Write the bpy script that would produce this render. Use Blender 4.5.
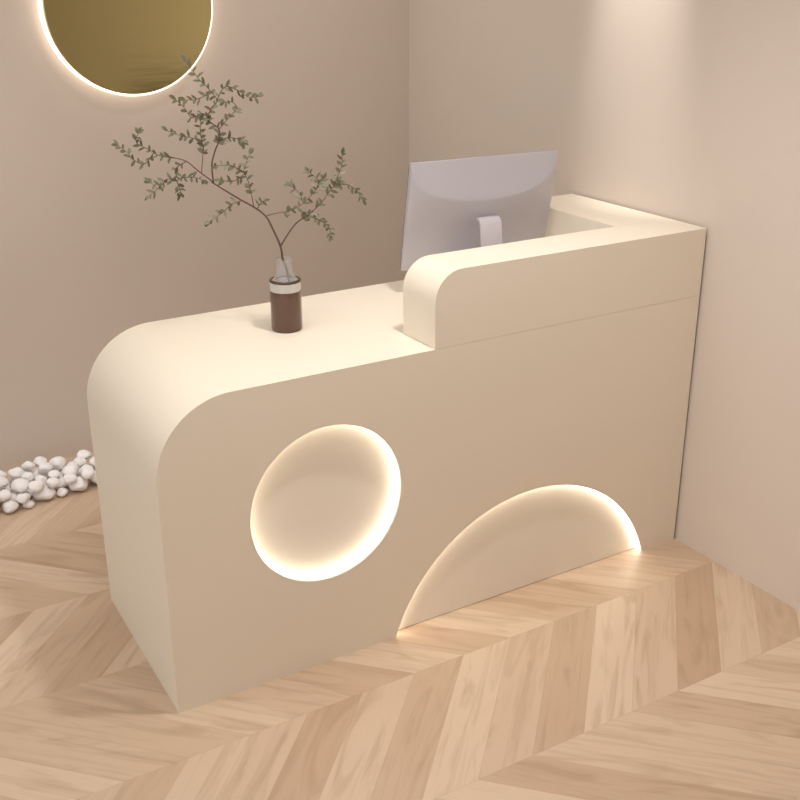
import bpy, bmesh, math, random
from mathutils import Vector, Matrix

for o in list(bpy.data.objects):
    bpy.data.objects.remove(o)
SC = bpy.context.scene
COL = SC.collection
PI = math.pi

# ------------------------------------------------------------------ camera
CAM_POS = Vector((-0.68456, -2.21116, 1.76598))
RT = Vector((0.85570443, -0.51746056, -0.00212219))
UP = Vector((0.19515722, 0.31892021, 0.9274716))
FW = Vector((0.47925316, 0.79405571, -0.37388759))
cd = bpy.data.cameras.new('camera')
cam = bpy.data.objects.new('camera', cd); COL.objects.link(cam)
cam.matrix_world = Matrix(((RT.x, UP.x, -FW.x, CAM_POS.x), (RT.y, UP.y, -FW.y, CAM_POS.y),
                           (RT.z, UP.z, -FW.z, CAM_POS.z), (0, 0, 0, 1)))
cd.sensor_width = 36; cd.lens = 1071.289 / 800 * 36
cd.clip_start = 0.05
SC.camera = cam

# ------------------------------------------------------------------ world, lights, exposure
vs = SC.view_settings
vs.view_transform = 'Standard'; vs.look = 'None'; vs.gamma = 1; vs.use_curve_mapping = False
vs.exposure = 0.16
w = bpy.data.worlds.new('world'); SC.world = w; w.use_nodes = True
bg = w.node_tree.nodes['Background']
bg.inputs[0].default_value = (0.95, 0.985, 1.0, 1); bg.inputs[1].default_value = 0.95

def area(name, loc, rot, sx, sy, power, col):
    l = bpy.data.lights.new(name, 'AREA'); l.shape = 'RECTANGLE'; l.size = sx; l.size_y = sy
    l.energy = power; l.color = col
    o = bpy.data.objects.new(name, l); COL.objects.link(o); o.location = loc; o.rotation_euler = rot
    return o

def spot(name, loc, target, power, angle, blend, radius, col, parent=None):
    l = bpy.data.lights.new(name, 'SPOT'); l.energy = power; l.spot_size = math.radians(angle)
    l.spot_blend = blend; l.shadow_soft_size = radius; l.color = col
    o = bpy.data.objects.new(name, l); COL.objects.link(o); o.location = loc
    o.rotation_euler = (Vector(target) - Vector(loc)).to_track_quat('-Z', 'Y').to_euler()
    return o

CEIL = 2.75
WARM = (1.0, 0.98, 0.96)
area('ceiling_soft_fill', (-0.35, -0.5, CEIL - 0.03), (0, 0, 0), 2.6, 2.4, 27, (0.98, 0.985, 1.0))  # added soft fill from above, not an actual panel fixture
SPOTS = [  # ceiling downlights, the last two added for brightness: place, aim, power, cone, softness
    ((0.80, -0.46), (0.75, -0.30, 0), 80, 95, 0.9, 0.08),
    ((1.45, 0.37), (1.712, 0.37, 1.88), 90, 28, 1.0, 0.03),
    ((0.95, 0.95), (0.98, 1.60, 0.9), 20, 120, 1.0, 0.12),  # unseen lamp added to lift the back wall
    ((-0.10, 1.22), (-0.08, 1.45, 0), 36, 44, 1.0, 0.10),  # unseen lamp added to whiten the stone bed
]
for i, (xy, tg, pw, an, bl, ra) in enumerate(SPOTS):
    spot('downlight_lamp', (xy[0], xy[1], CEIL - 0.035), tg, pw, an, bl, ra, WARM)

# ------------------------------------------------------------------ materials
def mat(name):
    m = bpy.data.materials.new(name); m.use_nodes = True
    return m, m.node_tree.nodes, m.node_tree.links, m.node_tree.nodes['Principled BSDF']

def srgb(r, g, b):
    f = lambda c: (c / 255 / 12.92) if c / 255 <= 0.04045 else ((c / 255 + 0.055) / 1.055) ** 2.4
    return (f(r), f(g), f(b), 1)

def plain(name, col, rough=0.5, metal=0.0, noise=0.0, nscale=8.0, bump=0.0, bscale=60.0, coat=0.0):
    m, n, l, p = mat(name)
    p.inputs['Base Color'].default_value = col
    p.inputs['Roughness'].default_value = rough; p.inputs['Metallic'].default_value = metal
    p.inputs['Coat Weight'].default_value = coat
    tc = n.new('ShaderNodeTexCoord')
    if noise:
        t = n.new('ShaderNodeTexNoise'); t.inputs['Scale'].default_value = nscale; t.inputs['Detail'].default_value = 4
        l.new(tc.outputs['Object'], t.inputs['Vector'])
        mx = n.new('ShaderNodeMix'); mx.data_type = 'RGBA'
        mx.inputs[6].default_value = tuple(c * (1 - noise) for c in col[:3]) + (1,)
        mx.inputs[7].default_value = tuple(min(1, c * (1 + noise)) for c in col[:3]) + (1,)
        l.new(t.outputs['Fac'], mx.inputs[0]); l.new(mx.outputs[2], p.inputs['Base Color'])
    if bump:
        t2 = n.new('ShaderNodeTexNoise'); t2.inputs['Scale'].default_value = bscale
        l.new(tc.outputs['Object'], t2.inputs['Vector'])
        b = n.new('ShaderNodeBump'); b.inputs['Strength'].default_value = bump; b.inputs['Distance'].default_value = 0.002
        l.new(t2.outputs['Fac'], b.inputs['Height']); l.new(b.outputs[0], p.inputs['Normal'])
    return m

def emit(name, col, strength):
    m, n, l, p = mat(name)
    p.inputs['Base Color'].default_value = col
    p.inputs['Emission Color'].default_value = col; p.inputs['Emission Strength'].default_value = strength
    return m

def glass(name, col, rough=0.03, trans=1.0, ior=1.45):
    m, n, l, p = mat(name)
    p.inputs['Base Color'].default_value = col; p.inputs['Roughness'].default_value = rough
    p.inputs['Transmission Weight'].default_value = trans; p.inputs['IOR'].default_value = ior
    return m

def floor_material():
    m, n, l, p = mat('oak_chevron')
    def M(op, a, b=None, c=None):
        k = n.new('ShaderNodeMath'); k.operation = op
        for i, v in enumerate((a, b, c)):
            if v is None: continue
            if isinstance(v, (int, float)): k.inputs[i].default_value = v
            else: l.new(v, k.inputs[i])
        return k.outputs[0]
    def mixc(f, a, b):
        k = n.new('ShaderNodeMix'); k.data_type = 'RGBA'
        for i, v in ((0, f), (6, a), (7, b)):
            if isinstance(v, (int, float, tuple)): k.inputs[i].default_value = v
            else: l.new(v, k.inputs[i])
        return k.outputs[2]
    tc = n.new('ShaderNodeTexCoord'); sep = n.new('ShaderNodeSeparateXYZ'); l.new(tc.outputs['Object'], sep.inputs[0])
    X, Y = sep.outputs[0], sep.outputs[1]
    W, S = 0.425, 0.160
    ys = M('ADD', Y, 0.17)
    row = M('FLOOR', M('DIVIDE', ys, W))
    tri = M('PINGPONG', ys, W)
    u = M('ADD', X, M('MULTIPLY', tri, 0.96))
    un = M('DIVIDE', M('SUBTRACT', u, 0.431), S)
    pid = M('FLOOR', un); fr = M('FRACT', un)
    alt = M('FRACT', M('ADD', M('MULTIPLY', pid, 0.618), M('ADD', M('MULTIPLY', row, 0.344), 20.078)))
    cmb = n.new('ShaderNodeCombineXYZ'); l.new(pid, cmb.inputs[0]); l.new(row, cmb.inputs[1])
    wn = n.new('ShaderNodeTexWhiteNoise'); wn.noise_dimensions = '3D'; l.new(cmb.outputs[0], wn.inputs['Vector'])
    rnd = M('ADD', M('MULTIPLY', alt, 0.65), M('MULTIPLY', wn.outputs['Value'], 0.35))
    # grain runs along the plank: stretched along Y, tight across (u)
    gv = n.new('ShaderNodeCombineXYZ')
    l.new(M('MULTIPLY', u, 26), gv.inputs[0]); l.new(M('MULTIPLY', tri, 2.6), gv.inputs[1]); l.new(M('ADD', M('MULTIPLY', rnd, 91), M('MULTIPLY', row, 7)), gv.inputs[2])
    g = n.new('ShaderNodeTexNoise'); g.inputs['Scale'].default_value = 1; g.inputs['Detail'].default_value = 5
    g.inputs['Roughness'].default_value = 0.6; g.inputs['Distortion'].default_value = 0.9
    l.new(gv.outputs[0], g.inputs['Vector'])
    gv2 = n.new('ShaderNodeCombineXYZ')
    l.new(M('MULTIPLY', u, 9), gv2.inputs[0]); l.new(M('MULTIPLY', tri, 3.2), gv2.inputs[1]); l.new(M('MULTIPLY', rnd, 57), gv2.inputs[2])
    g2 = n.new('ShaderNodeTexNoise'); g2.inputs['Scale'].default_value = 1; g2.inputs['Detail'].default_value = 3; g2.inputs['Distortion'].default_value = 1.6
    l.new(gv2.outputs[0], g2.inputs['Vector'])
    r1 = n.new('ShaderNodeValToRGB'); r1.color_ramp.elements[0].position = 0.50; r1.color_ramp.elements[1].position = 0.72
    l.new(g.outputs['Fac'], r1.inputs[0])
    r2 = n.new('ShaderNodeValToRGB'); r2.color_ramp.elements[0].position = 0.52; r2.color_ramp.elements[1].position = 0.70
    l.new(g2.outputs['Fac'], r2.inputs[0])
    base = mixc(rnd, FLOOR_DARK, FLOOR_LIGHT)
    c1 = mixc(M('MULTIPLY', r1.outputs[0], 0.42), base, FLOOR_GRAIN)
    c2 = mixc(M('MULTIPLY', r2.outputs[0], 0.45), c1, FLOOR_GRAIN)
    # joints
    j1 = M('LESS_THAN', M('MINIMUM', fr, M('SUBTRACT', 1.0, fr)), 0.010)
    j2 = M('LESS_THAN', M('MINIMUM', tri, M('SUBTRACT', W, tri)), 0.0012)
    j = M('MAXIMUM', j1, j2)
    c3 = mixc(M('MULTIPLY', j, 0.2), c2, FLOOR_GRAIN)
    l.new(c3, p.inputs['Base Color'])
    p.inputs['Roughness'].default_value = 0.42
    b = n.new('ShaderNodeBump'); b.inputs['Strength'].default_value = 0.15; b.inputs['Distance'].default_value = 0.001
    l.new(M('ADD', M('MULTIPLY', g.outputs['Fac'], 0.3), M('SUBTRACT', 1, j)), b.inputs['Height']); l.new(b.outputs[0], p.inputs['Normal'])
    return m

FLOOR_LIGHT = srgb(219, 196, 171)
FLOOR_DARK = srgb(186, 157, 130)
FLOOR_GRAIN = srgb(164, 134, 106)
M_WALL = plain('warm_plaster', srgb(214, 200, 187), 0.85, noise=0.02, nscale=1.5, bump=0.05, bscale=120)
M_CEIL = plain('ceiling_paint', srgb(236, 226, 214), 0.9, noise=0.01)
M_FLOOR = floor_material()
M_DESK = plain('cream_lacquer', srgb(236, 225, 207), 0.45, noise=0.01, nscale=3, bump=0.02, bscale=90)
M_INSET = plain('cream_inset_panel', srgb(240, 230, 215), 0.6, noise=0.01, nscale=3)
M_LED = emit('warm_led_diffuser', (1.0, 0.93, 0.79, 1), 2.8)
M_LED_SOFT = emit('soft_led_diffuser', (1.0, 0.92, 0.78, 1), 4.4)
M_LED_MIRROR = emit('wall_disc_led_diffuser', (1.0, 0.92, 0.79, 1), 1.7)
M_LENS = emit('downlight_lens', (1.0, 0.88, 0.72, 1), 3.0)
M_WHITE = plain('white_paint', srgb(240, 238, 234), 0.5, noise=0.01)
M_STONE = plain('white_pebble', srgb(250, 247, 246), 0.7, noise=0.03, nscale=30, bump=0.3, bscale=70)
M_SILVER = plain('silver_aluminium', srgb(194, 191, 198), 0.40, metal=0.25, noise=0.01, nscale=5)
M_STAND = plain('pale_aluminium', srgb(205, 200, 206), 0.4, metal=0.25, noise=0.01)
M_SCREEN = plain('black_display_glass', srgb(14, 14, 16), 0.08, noise=0.01)
M_BEZEL = plain('dark_bezel', srgb(26, 26, 28), 0.3, noise=0.01)
M_BARK = plain('brown_bark', srgb(104, 78, 66), 0.8, noise=0.15, nscale=60, bump=0.3)
M_LEAF = [plain('olive_leaf', srgb(108, 110, 78), 0.6, noise=0.2, nscale=25),
          plain('grey_green_leaf', srgb(128, 127, 102), 0.6, noise=0.2, nscale=25),
          plain('dull_brown_green_leaf', srgb(106, 92, 72), 0.6, noise=0.2, nscale=25)]
M_BROWN = plain('brown_tinted_glass', srgb(94, 65, 51), 0.22, noise=0.05, nscale=20, coat=0.3)
M_COLLAR = plain('dark_brown_collar', srgb(70, 52, 42), 0.35, noise=0.03)
M_GLASS = glass('clear_glass', (0.93, 0.91, 0.89, 1), 0.05, 0.85)
M_BAND = glass('cloudy_glass_band', (0.92, 0.88, 0.82, 1), 0.18, 0.45)

def gold_material():
    m, n, l, p = mat('brushed_gold_mirror')
    p.inputs['Metallic'].default_value = 1.0; p.inputs['Roughness'].default_value = 0.22
    p.inputs['Base Color'].default_value = GOLD
    tc = n.new('ShaderNodeTexCoord'); mp = n.new('ShaderNodeMapping'); mp.inputs['Scale'].default_value = (5, 5, 34)
    l.new(tc.outputs['Object'], mp.inputs[0])
    t = n.new('ShaderNodeTexNoise'); t.inputs['Scale'].default_value = 1.0; t.inputs['Detail'].default_value = 2
    l.new(mp.outputs[0], t.inputs['Vector'])
    b = n.new('ShaderNodeBump'); b.inputs['Strength'].default_value = 0.10; b.inputs['Distance'].default_value = 0.006
    l.new(t.outputs['Fac'], b.inputs['Height']); l.new(b.outputs[0], p.inputs['Normal'])
    return m
GOLD = srgb(206, 196, 142)
M_GOLD = gold_material()

# ------------------------------------------------------------------ helpers
def link_mesh(name, bm, material, parent=None, smooth=False, angle=40):
    me = bpy.data.meshes.new(name)
    bmesh.ops.recalc_face_normals(bm, faces=bm.faces)
    bm.to_mesh(me); bm.free()
    for mm in (material if isinstance(material, (list, tuple)) else [material]): me.materials.append(mm)
    o = bpy.data.objects.new(name, me); COL.objects.link(o)
    if parent: o.parent = parent
    if smooth:
        for f in me.polygons: f.use_smooth = True
        me.set_sharp_from_angle(angle=math.radians(angle))
    return o

def thing(name, label, cat, loc=(0, 0, 0), rotz=0, group=None):
    o = bpy.data.objects.new(name, None); COL.objects.link(o)
    o.empty_display_size = 0.1
    o.location = loc; o.rotation_euler = (0, 0, rotz)
    o['label'] = label; o['category'] = cat
    if group: o['group'] = group
    return o

def struct(name, bm, material, label=None):
    o = link_mesh(name, bm, material); o['kind'] = 'structure'
    return o

def box(bm, x0, x1, y0, y1, z0, z1):
    v = [bm.verts.new(p) for p in ((x0,y0,z0),(x1,y0,z0),(x1,y1,z0),(x0,y1,z0),(x0,y0,z1),(x1,y0,z1),(x1,y1,z1),(x0,y1,z1))]
    for f in ((3,2,1,0),(4,5,6,7),(0,1,5,4),(1,2,6,5),(2,3,7,6),(3,0,4,7)): bm.faces.new([v[i] for i in f])

def prism_y(bm, pts, y0, y1):
    """outline in the XZ plane pushed along Y"""
    a = [bm.verts.new((x, y0, z)) for x, z in pts]; b = [bm.verts.new((x, y1, z)) for x, z in pts]
    n = len(pts)
    bm.faces.new(a); bm.faces.new(b[::-1])
    for i in range(n): bm.faces.new((a[i], b[i], b[(i+1) % n], a[(i+1) % n]))

def lathe(bm, prof, seg=48, closed=False, center=(0, 0, 0), axis='Z'):
    rings = []
    for r, z in prof:
        ring = []
        for i in range(seg):
            a = 2 * PI * i / seg
            p = (r * math.cos(a), r * math.sin(a), z)
            if axis == 'Y': p = (p[0], p[2], p[1])
            ring.append(bm.verts.new(tuple(p[k] + center[k] for k in range(3))))
        rings.append(ring)
    m = len(rings)
    for j in range(m if closed else m - 1):
        A, B = rings[j], rings[(j + 1) % m]
        for i in range(seg): bm.faces.new((A[i], A[(i+1) % seg], B[(i+1) % seg], B[i]))
    if not closed:
        bm.faces.new(rings[0][::-1]); bm.faces.new(rings[-1])

def tube(bm, pts, radii, seg=8):
    rings = []
    for i, p in enumerate(pts):
        d = (pts[min(i+1, len(pts)-1)] - pts[max(i-1, 0)]).normalized()
        a = d.orthogonal().normalized() if i == 0 else (prev - d * prev.dot(d)).normalized()
        prev = a; b = d.cross(a)
        rings.append([bm.verts.new(p + (a * math.cos(2*PI*k/seg) + b * math.sin(2*PI*k/seg)) * radii[i]) for k in range(seg)])
    for A, B in zip(rings, rings[1:]):
        for k in range(seg): bm.faces.new((A[k], A[(k+1) % seg], B[(k+1) % seg], B[k]))
    bm.faces.new(rings[0][::-1]); bm.faces.new(rings[-1])

def smooth_path(pts, sub=4):
    out = []
    P = [pts[0]] + list(pts) + [pts[-1]]
    for i in range(1, len(P) - 2):
        for k in range(sub):
            t = k / sub
            a, b, c, d = P[i-1], P[i], P[i+1], P[i+2]
            out.append(0.5 * ((2*b) + (c - a)*t + (2*a - 5*b + 4*c - d)*t*t + (3*b - a - 3*c + d)*t**3))
    out.append(P[-2]); return out

def bevel_all(bm, width, seg=2, ang=30):
    es = [e for e in bm.edges if e.is_manifold and e.calc_face_angle(0) > math.radians(ang)]
    bmesh.ops.bevel(bm, geom=es, offset=width, segments=seg, affect='EDGES', profile=0.5)

def cut(obj, cutters):
    """subtract cutter solids from obj and bake the result into its mesh"""
    for c in cutters:
        md = obj.modifiers.new('cut', 'BOOLEAN'); md.operation = 'DIFFERENCE'; md.object = c; md.solver = 'EXACT'
    dg = bpy.context.evaluated_depsgraph_get()
    me = bpy.data.meshes.new_from_object(obj.evaluated_get(dg))
    obj.modifiers.clear(); old = obj.data; obj.data = me; bpy.data.meshes.remove(old)
    for c in cutters:
        m = c.data; bpy.data.objects.remove(c); bpy.data.meshes.remove(m)

# ------------------------------------------------------------------ the setting
L, W, H1, H2 = 1.712, 0.618, 0.8434, 1.05     # desk length, depth, low deck and upper counter heights
XW, YB = L + 0.010, 1.70                      # right wall and back wall faces
XL, YF = -3.2, -4.2
bm = bmesh.new(); box(bm, XL, XW + 0.15, YF, YB + 0.15, -0.12, 0.0); struct('floor', bm, M_FLOOR)
bm = bmesh.new(); box(bm, XL, XW + 0.15, YB, YB + 0.15, 0.0, CEIL); struct('wall_back', bm, M_WALL)
bm = bmesh.new(); box(bm, XW, XW + 0.15, YF, YB, 0.0, CEIL); struct('wall_right', bm, M_WALL)
bm = bmesh.new(); box(bm, XL, XW + 0.15, YF - 0.15, YF, 0.0, CEIL); struct('wall_front_added', bm, M_WALL)  # unseen wall added to keep world light off the desk front
bm = bmesh.new(); box(bm, XL, XW + 0.15, YF, YB + 0.15, CEIL, CEIL + 0.12); struct('ceiling', bm, M_CEIL)

# ------------------------------------------------------------------ reception desk
desk = thing('reception_desk', 'cream lacquered reception desk with rounded left end and glowing cut-outs, standing against the right wall', 'reception desk', (0, 0, 0))
R1 = 0.197
X0 = -0.012
prof = [(X0, 0), (L, 0), (L, H1)] + [(X0 + R1 + R1 * math.cos(a), H1 - R1 + R1 * math.sin(a)) for a in [PI/2 + PI/2 * i / 28 for i in range(29)]]
bm = bmesh.new(); prism_y(bm, prof, 0, W)
for v in bm.verts:
    if v.co.x < 0.7: v.co.x += 0.014 * v.co.y / W          # the end panel is a touch out of square
bevel_all(bm, 0.004, 2)
body = link_mesh('desk_body', bm, M_DESK, desk)
CX, CZ, CR, CDEP = 0.4339, 0.4790, 0.2195, 0.038
AX, AZ, AR, ADEP = 1.1027, -0.1432, 0.4883, 0.030
bm = bmesh.new(); lathe(bm, [(CR, -0.05), (CR, CDEP)], 96, False, (CX, 0, CZ), 'Y'); c1 = link_mesh('c1', bm, M_DESK)
bm = bmesh.new(); lathe(bm, [(AR, -0.05), (AR, ADEP)], 160, False, (AX, 0, AZ), 'Y'); c2 = link_mesh('c2', bm, M_DESK)
cut(body, [c1, c2])
for f in body.data.polygons: f.use_smooth = True
body.data.set_sharp_from_angle(angle=math.radians(25))
# lit rim of the round niche, and its back panel
bm = bmesh.new(); lathe(bm, [(CR - 0.0003, 0.007), (CR - 0.0003, CDEP - 0.001), (CR - 0.0016, CDEP - 0.001), (CR - 0.0016, 0.007)], 96, True, (CX, 0, CZ), 'Y')
o = link_mesh('light_strip', bm, M_LED, desk, True); o['label'] = 'glowing ring lining the round niche'
bm = bmesh.new(); lathe(bm, [(CR - 0.0020, CDEP - 0.004), (CR - 0.0020, CDEP - 0.0005)], 96, False, (CX, 0, CZ), 'Y')
o = link_mesh('niche_panel', bm, M_INSET, desk, True); o['label'] = 'round recessed beige panel'
# lit rim of the arched niche at the floor, and its panel
a0 = math.asin(-AZ / AR) + 0.002
def arc(r, n=80, s=a0): return [(AX + r * math.cos(s + (PI - 2*s) * i / n), AZ + r * math.sin(s + (PI - 2*s) * i / n)) for i in range(n + 1)]
bm = bmesh.new(); prism_y(bm, arc(AR - 0.0003) + arc(AR - 0.0018, s=a0 + 0.002)[::-1], 0.004, ADEP - 0.001)
o = link_mesh('light_strip', bm, M_LED_SOFT, desk, True, 30); o['label'] = 'glowing strip lining the low arch'
bm = bmesh.new(); prism_y(bm, arc(AR - 0.0023, s=a0 + 0.004), ADEP - 0.004, ADEP - 0.0005)
o = link_mesh('niche_panel', bm, M_INSET, desk); o['label'] = 'low arched recessed beige panel'
# upper counter: front screen with a rounded left shoulder, and the wing along the wall
XS, SD, WT, R2 = 0.757, 0.1605, 0.215, 0.082
prof = [(XS, H1 + 0.0008), (L, H1 + 0.0008), (L, H2)] + [(XS + R2 + R2 * math.cos(a), H2 - R2 + R2 * math.sin(a)) for a in [PI/2 + PI/2 * i / 20 for i in range(21)]]
bm = bmesh.new(); prism_y(bm, prof, 0, SD); bevel_all(bm, 0.004, 2)
o = link_mesh('counter_screen', bm, M_DESK, desk, True, 25); o['label'] = 'raised front counter with rounded left shoulder'
bm = bmesh.new(); box(bm, L - WT, L, SD + 0.0005, W, H1 + 0.0008, H2); bevel_all(bm, 0.003, 2)
o = link_mesh('counter_wing', bm, M_DESK, desk, True, 25); o['label'] = 'short raised counter wing along the right wall'

# ------------------------------------------------------------------ round gold disc on the back wall
DZ, DX, DR = 1.650, 0.563, 0.299
disc = thing('wall_mirror', 'round gold mirror disc with a glowing rim on the back wall', 'mirror', (DX, YB, DZ))
bm = bmesh.new(); lathe(bm, [(DR - 0.006, -0.034), (DR - 0.006, 0)], 96, False, (0, 0, 0), 'Y')
link_mesh('back_plate', bm, M_WHITE, disc, True)
bm = bmesh.new(); lathe(bm, [(DR + 0.008, -0.030), (DR + 0.008, -0.008), (DR - 0.0055, -0.008), (DR - 0.0055, -0.030)], 128, True, (0, 0, 0), 'Y')
o = link_mesh('light_ring', bm, M_LED_MIRROR, disc, True); o['label'] = 'warm glowing rim'
bm = bmesh.new(); lathe(bm, [(DR - 0.004, -0.042), (DR, -0.040), (DR, -0.0345), (DR - 0.002, -0.0343)], 128, False, (0, 0, 0), 'Y')
o = link_mesh('mirror_disc', bm, M_GOLD, disc, True, 25); o['label'] = 'gold rippled disc face'

# ------------------------------------------------------------------ desktop monitor, seen from behind
MX, MY, MZ = 1.187, 0.425, H1 + 0.0006
mon = thing('desktop_monitor', 'silver desktop monitor seen from behind, standing on the desk behind the raised counter', 'monitor', (MX, MY, MZ), math.radians(-4.5))
MW, MH = 0.503, 0.333
tilt = math.radians(10.5)
def shell_bm():
    bm = bmesh.new(); NX, NZ = 60, 60
    def P(i, j, back):
        x = (i / NX - .5) * MW; z = (j / NZ - .5) * MH
        q = math.sqrt(max(0, 1 - (2 * x / MW) ** 2))
        zr = MH / 2 - 0.020 - 0.100 * q                     # smile-shaped ridge across the domed back
        s = lambda t: t * t * (3 - 2 * t)
        amp = 0.032 * (0.30 + 0.70 * s(min(1, q * 1.1)))
        if z >= zr: e = amp * (MH / 2 - z) / (MH / 2 - zr)
        else: e = amp * (1 - 0.75 * s((zr - z) / (zr + MH / 2)))
        d = 0.006 + (e if back else 0)
        return (x, -d if back else 0.0, z)
    F = [[bm.verts.new(P(i, j, False)) for j in range(NZ + 1)] for i in range(NX + 1)]
    B = [[bm.verts.new(P(i, j, True)) for j in range(NZ + 1)] for i in range(NX + 1)]
    for i in range(NX):
        for j in range(NZ):
            bm.faces.new((F[i][j], F[i+1][j], F[i+1][j+1], F[i][j+1])); bm.faces.new((B[i][j], B[i][j+1], B[i+1][j+1], B[i+1][j]))
    for i in range(NX):
        for j in (0, NZ): bm.faces.new((F[i][j], F[i+1][j], B[i+1][j], B[i][j]))
    for j in range(NZ):
        for i in (0, NX): bm.faces.new((F[i][j], F[i][j+1], B[i][j+1], B[i][j]))
    return bm
TM = Matrix.Translation((0, 0, 0.077 + MH / 2)) @ Matrix.Rotation(tilt, 4, 'X')
def mon_part(name, bm, m, smooth=True, label=None):
    bmesh.ops.transform(bm, matrix=TM, verts=bm.verts)
    o = link_mesh(name, bm, m, mon, smooth, 35)
    if label: o['label'] = label
    return o
mon_part('back_shell', shell_bm(), M_SILVER)
bm = bmesh.new(); box(bm, -MW/2 + .001, MW/2 - .001, 0.0005, 0.004, -MH/2 + .001, MH/2 - .001); bevel_all(bm, .001, 1)
mon_part('bezel', bm, M_BEZEL, label='dark bezel round the display')
bm = bmesh.new(); box(bm, -MW/2 + .016, MW/2 - .016, 0.0042, 0.0052, -MH/2 + .016, MH/2 - .016)
mon_part('display', bm, M_SCREEN, label='black display glass')
# stand: bent plate from the hinge down to the foot
def plate(path, hw, t):
    bm = bmesh.new(); A = []
    for i, (y, z) in enumerate(path):
        d = Vector((path[min(i+1, len(path)-1)][0] - path[max(i-1, 0)][0], path[min(i+1, len(path)-1)][1] - path[max(i-1, 0)][1])).normalized()
        n = Vector((-d.y, d.x)) * t / 2
        A.append([bm.verts.new((sx * hw, y + s * n.x, z + s * n.y)) for sx, s in ((-1, 1), (1, 1), (1, -1), (-1, -1))])
    for a, b in zip(A, A[1:]):
        for k in range(4): bm.faces.new((a[k], a[(k+1) % 4], b[(k+1) % 4], b[k]))
    bm.faces.new(A[0][::-1]); bm.faces.new(A[-1]); bevel_all(bm, 0.002, 2, 50)
    return bm
neck_path = [(-0.048, 0.228), (-0.062, 0.226), (-0.070, 0.216), (-0.080, 0.15), (-0.094, 0.06), (-0.098, 0.025), (-0.094, 0.012)]
neck = link_mesh('stand_neck', plate(neck_path, 0.036, 0.007), M_STAND, mon, True, 35); neck['label'] = 'pale aluminium stand neck'
bm = bmesh.new(); box(bm, -0.095, 0.095, -0.100, 0.085, 0.0, 0.008); bevel_all(bm, 0.003, 2)
link_mesh('stand_foot', bm, M_STAND, mon, True, 35)

# ------------------------------------------------------------------ vase
VX, VY = 0.504, 0.360
vase = thing('glass_vase', 'small brown glass bottle vase with a pale band, standing on the low desk top', 'vase', (VX, VY, H1))
VR = 0.0425
bm = bmesh.new(); lathe(bm, [(VR - .006, 0.0005), (VR - .001, 0.003), (VR, 0.008), (VR, 0.112), (VR - .003, 0.112), (VR - .003, 0.008), (0.004, 0.006)], 48)
link_mesh('brown_base', bm, M_BROWN, vase, True, 50)
bm = bmesh.new(); lathe(bm, [(VR - .0002, 0.1125), (VR - .0002, 0.1365), (VR - .003, 0.1365), (VR - .003, 0.1125)], 48, True)
o = link_mesh('pale_band', bm, M_BAND, vase, True, 50); o['label'] = 'clear pale band'
bm = bmesh.new(); lathe(bm, [(VR + .0003, 0.137), (VR + .0003, 0.1405), (VR - .002, 0.1425), (VR - .006, 0.1428), (VR - .006, 0.1408), (VR - .004, 0.137)], 48, True)
o = link_mesh('collar', bm, M_COLLAR, vase, True, 50); o['label'] = 'dark shoulder collar'
bm = bmesh.new(); lathe(bm, [(VR - .0065, 0.1415), (0.0285, 0.1460), (0.0225, 0.165), (0.021, 0.192), (0.0225, 0.199), (0.0205, 0.199), (0.019, 0.192), (0.0205, 0.165), (0.0265, 0.1445), (VR - .0065, 0.1400)], 48, True)
o = link_mesh('neck', bm, M_GLASS, vase, True, 50); o['label'] = 'clear glass neck'

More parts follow.
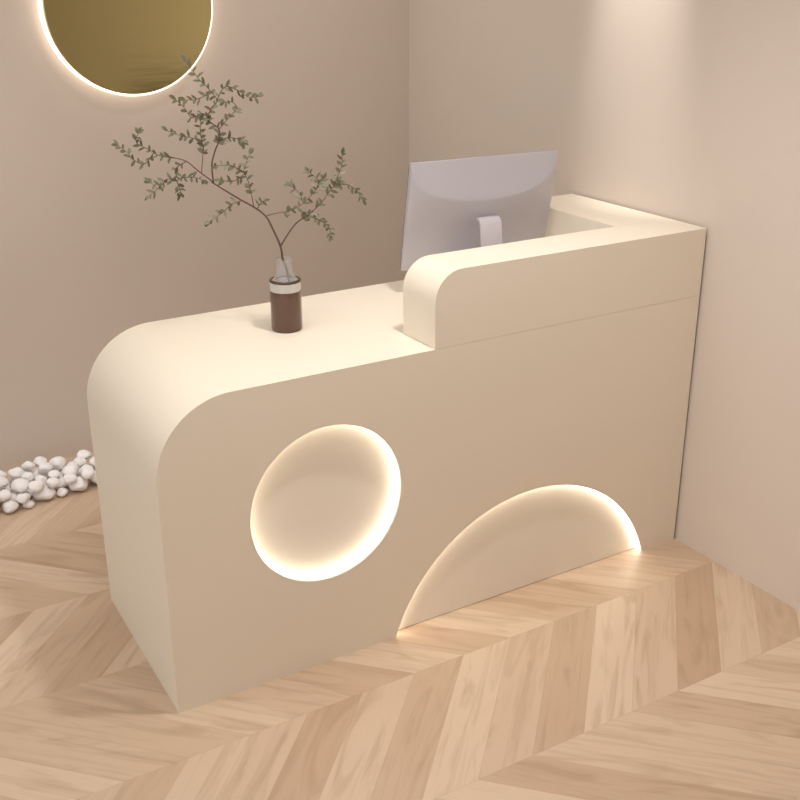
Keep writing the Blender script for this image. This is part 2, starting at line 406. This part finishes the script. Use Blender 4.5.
# ------------------------------------------------------------------ olive branch in the vase
rnd = random.Random(11)
br = thing('leafy_branch', 'thin brown branch with small grey green leaves standing in the bottle vase', 'branch', (VX, VY, H1), math.atan2(-0.51746, 0.8557))
STEM = [(0.009, 0.15), (-0.003, 0.194), (-0.008, 0.232), (-0.026, 0.278), (-0.044, 0.314), (-0.074, 0.338), (-0.115, 0.362), (-0.178, 0.402), (-0.176, 0.403), (-0.216, 0.435), (-0.243, 0.458), (-0.277, 0.468), (-0.307, 0.476)]
TWIGS = [
     [(-0.007, 0.233), (0.009, 0.259), (0.035, 0.293), (0.068, 0.317), (0.105, 0.35), (0.13, 0.383), (0.148, 0.4)] ,
     [(0.139, 0.392), (0.149, 0.418), (0.161, 0.447), (0.163, 0.479)] ,
     [(0.142, 0.396), (0.172, 0.395), (0.195, 0.377), (0.213, 0.347)] ,
     [(0.074, 0.314), (0.104, 0.296), (0.122, 0.274), (0.124, 0.25)] ,
     [(-0.044, 0.316), (-0.015, 0.323), (0.021, 0.329), (0.058, 0.35), (0.088, 0.38), (0.113, 0.415)] ,
     [(0.055, 0.347), (0.047, 0.377), (0.023, 0.392)] ,
     [(0.092, 0.383), (0.101, 0.415), (0.079, 0.442)] ,
     [(-0.071, 0.338), (-0.079, 0.383), (-0.087, 0.413), (-0.093, 0.436), (-0.076, 0.477)] ,
     [(-0.091, 0.425), (-0.118, 0.413), (-0.147, 0.419)] ,
     [(-0.09, 0.43), (-0.121, 0.454), (-0.153, 0.46)] ,
     [(-0.062, 0.329), (-0.053, 0.352), (-0.043, 0.359)] ,
     [(-0.103, 0.356), (-0.128, 0.35), (-0.153, 0.33), (-0.184, 0.311)] ,
     [(-0.176, 0.406), (-0.176, 0.448), (-0.166, 0.484), (-0.15, 0.519), (-0.154, 0.545), (-0.176, 0.565), (-0.164, 0.595), (-0.149, 0.615), (-0.17, 0.645), (-0.189, 0.664), (-0.203, 0.689), (-0.219, 0.713)] ,
     [(-0.154, 0.54), (-0.129, 0.565), (-0.107, 0.59), (-0.122, 0.605), (-0.143, 0.6)] ,
     [(-0.152, 0.615), (-0.13, 0.645), (-0.1, 0.635), (-0.075, 0.617), (-0.052, 0.615)] ,
     [(-0.153, 0.514), (-0.116, 0.524), (-0.08, 0.519)] ,
     [(-0.163, 0.56), (-0.19, 0.58), (-0.217, 0.57), (-0.233, 0.59), (-0.254, 0.615)] ,
     [(-0.172, 0.62), (-0.198, 0.618), (-0.224, 0.618)] ,
     [(-0.206, 0.429), (-0.201, 0.468), (-0.199, 0.499), (-0.221, 0.514), (-0.257, 0.52), (-0.29, 0.532)] ,
     [(-0.199, 0.489), (-0.199, 0.535), (-0.191, 0.57)] ,
     [(-0.272, 0.466), (-0.308, 0.474), (-0.332, 0.489), (-0.362, 0.51), (-0.352, 0.535)] ,
     [(-0.323, 0.481), (-0.351, 0.453), (-0.382, 0.464), (-0.393, 0.479), (-0.418, 0.497)] ,
     [(-0.246, 0.458), (-0.274, 0.437), (-0.271, 0.406), (-0.297, 0.411), (-0.325, 0.396), (-0.345, 0.401)] ,
     [(-0.271, 0.411), (-0.239, 0.411), (-0.214, 0.398)] ,
     [(-0.305, 0.437), (-0.326, 0.385), (-0.34, 0.374)] ,
     [(-0.274, 0.403), (-0.271, 0.369), (-0.28, 0.361)] ,
]
LEAF_STEP = 0.0092
def near(p, paths):
    best = None
    for path in paths:
        for q in path:
            d = (q.x - p[0]) ** 2 + (q.z - p[1]) ** 2
            if best is None or d < best[0]: best = (d, q)
    return best[1]
stem_pts = smooth_path([Vector((0.013, 0.004, 0.012))] + [Vector((u, 0.0 + 0.05 * min(0, -(z - 0.3)) * 0, z)) for u, z in STEM], 4)
n = len(stem_pts)
bm = bmesh.new(); tube(bm, stem_pts, [0.0036 - 0.0026 * i / (n - 1) for i in range(n)], 8)
link_mesh('stem', bm, M_BARK, br, True, 60)
paths = [stem_pts]

def add_leaf(bm, base, d, up, ln, wd, mi):
    side = d.cross(up).normalized(); up2 = side.cross(d).normalized()
    spine = [base, base + d * ln * .12, base + d * ln * .45 + up2 * ln * .05, base + d * ln * .78 + up2 * ln * .04, base + d * ln - up2 * ln * .04]
    wds = [0.0006, wd * .30, wd * .5, wd * .36, 0.0002]
    rows = []
    for s, w_ in zip(spine, wds):
        rows.append((bm.verts.new(s - side * w_ + up2 * w_ * .35), bm.verts.new(s), bm.verts.new(s + side * w_ + up2 * w_ * .35)))
    for a, b in zip(rows, rows[1:]):
        for k in range(2):
            f = bm.faces.new((a[k], a[k+1], b[k+1], b[k])); f.material_index = mi; f.smooth = True

for ti, tw in enumerate(TWIGS):
    root = near(tw[0], paths)
    dep = rnd.uniform(-0.07, 0.07)
    m_ = len(tw) - 1
    pts = [root.copy()] + [Vector((u, root.y + dep * (i + 1) / m_ + rnd.uniform(-.006, .006), z)) for i, (u, z) in enumerate(tw[1:])]
    sp = smooth_path(pts, 5); paths.append(sp); n = len(sp)
    r0 = 0.0024 if ti in (0, 12) else 0.0014
    bm = bmesh.new(); tube(bm, sp, [r0 - (r0 - 0.0006) * i / (n - 1) for i in range(n)], 6)
    tob = link_mesh('twig', bm, M_BARK, br, True, 60)
    lb = bmesh.new(); acc = 0.0; side = 1
    skip = 0.45 if ti == 0 else (0.30 if ti in (4, 7, 12, 18) else 0.08)
    total = sum((b - a).length for a, b in zip(sp, sp[1:])); run = 0
    for a, b in zip(sp, sp[1:]):
        seg = (b - a).length; run += seg; acc += seg
        if run / total < skip: continue
        while acc > LEAF_STEP:
            acc -= LEAF_STEP; side = -side
            d = (b - a).normalized()
            out = Vector((d.z, rnd.uniform(-.7, .7), -d.x)).normalized() * side
            ld = (d * rnd.uniform(.2, .9) + out * rnd.uniform(.5, 1.0) + Vector((0, 0, rnd.uniform(-.35, .15)))).normalized()
            upv = Vector((rnd.uniform(-.5, .5), -1 + rnd.uniform(-.4, .4), rnd.uniform(0, .9))).normalized()
            add_leaf(lb, a.lerp(b, rnd.random()), ld, upv, rnd.uniform(.012, .023), rnd.uniform(.006, .010), rnd.choice((0, 0, 1, 1, 2)))
    for k in range(2):
        d = (sp[-1] - sp[-3]).normalized()
        add_leaf(lb, sp[-1], (d + Vector((rnd.uniform(-.4, .4), rnd.uniform(-.3, .3), rnd.uniform(-.4, .4)))).normalized(), Vector((.2, -1, .4)), .02, .009, rnd.choice((0, 1)))
    lo = link_mesh('leaves', lb, M_LEAF, tob)

# ------------------------------------------------------------------ white stones along the back wall
rs = random.Random(5)
protos = []
for k in range(5):
    bm = bmesh.new(); bmesh.ops.create_icosphere(bm, subdivisions=3, radius=1)
    ax = [Vector((rs.uniform(-1, 1), rs.uniform(-1, 1), rs.uniform(-1, 1))).normalized() for _ in range(7)]
    for v in bm.verts:
        c = v.co.normalized(); s = 1.0
        for a in ax:
            t = c.dot(a)
            if t > 0.62: s = min(s, 0.80 / max(t, .8) if t > .8 else 1.0)
        s += 0.05 * math.sin(3.1 * c.x + k) * math.cos(2.7 * c.y - k)
        v.co = c * s
    me = bpy.data.meshes.new('white_stone')
    bmesh.ops.recalc_face_normals(bm, faces=bm.faces); bm.to_mesh(me); bm.free(); me.materials.append(M_STONE)
    for f in me.polygons: f.use_smooth = True
    protos.append(me)
placed = []
def try_stone(tries, r_lo, r_hi, layer):
    for _ in range(tries):
        r = rs.uniform(r_lo, r_hi)
        x = rs.uniform(-0.62, 0.36); y0 = 1.335 + 0.02 * math.sin(x * 9); y1 = 1.60 + 0.03 * math.sin(x * 14 + 1)
        y = rs.uniform(y0 + r, y1 - r)
        f = 0.72
        if layer == 0:
            z = r * f
            if any((x-a)**2 + (y-b)**2 < ((r + q) * 0.97) ** 2 for a, b, c, q, _ in placed): continue
        else:
            z = r * f; sup = 0
            for a, b, c, q, _ in placed:
                d2 = (x-a)**2 + (y-b)**2; R = (r + q) * 0.97
                if d2 < R * R:
                    zz = c + f * math.sqrt(R * R - d2)
                    if zz > z: z = zz
                    sup += 1
            if sup < 2 or z > 0.074: continue
        placed.append((x, y, z, r, f))
try_stone(2500, 0.030, 0.044, 0); try_stone(1500, 0.020, 0.026, 0); try_stone(1600, 0.024, 0.036, 1)
for i, (x, y, z, r, f) in enumerate(placed):
    o = bpy.data.objects.new('white_stone', rs.choice(protos)); COL.objects.link(o)
    o.location = (x, y, z); o.scale = (r, r * rs.uniform(.88, 1), r * f); o.rotation_euler = (0, 0, rs.uniform(0, 6.28))
    o['label'] = 'white rounded stone in the loose bed along the back wall'; o['category'] = 'stone'
    o['group'] = 'white stones along the back wall'

# ------------------------------------------------------------------ ceiling downlights (above the frame; the last two are additions)
where = ['over the front of the desk', 'aimed at the right wall', 'near the back corner, added to brighten the back wall', 'over the white stones, added to brighten them']
for i, (xy, *_r) in enumerate(SPOTS):
    t = thing('ceiling_downlight', 'small round white recessed ceiling downlight ' + where[i], 'ceiling light', (xy[0], xy[1], CEIL), 0, 'ceiling downlights')
    bm = bmesh.new(); lathe(bm, [(0.055, 0), (0.053, -0.008), (0.040, -0.010), (0.038, 0)], 40, True)
    link_mesh('trim_ring', bm, M_WHITE, t, True)
    bm = bmesh.new(); lathe(bm, [(0.0375, -0.004), (0.0375, -0.0005)], 40)
    link_mesh('lens', bm, M_LENS, t, True)
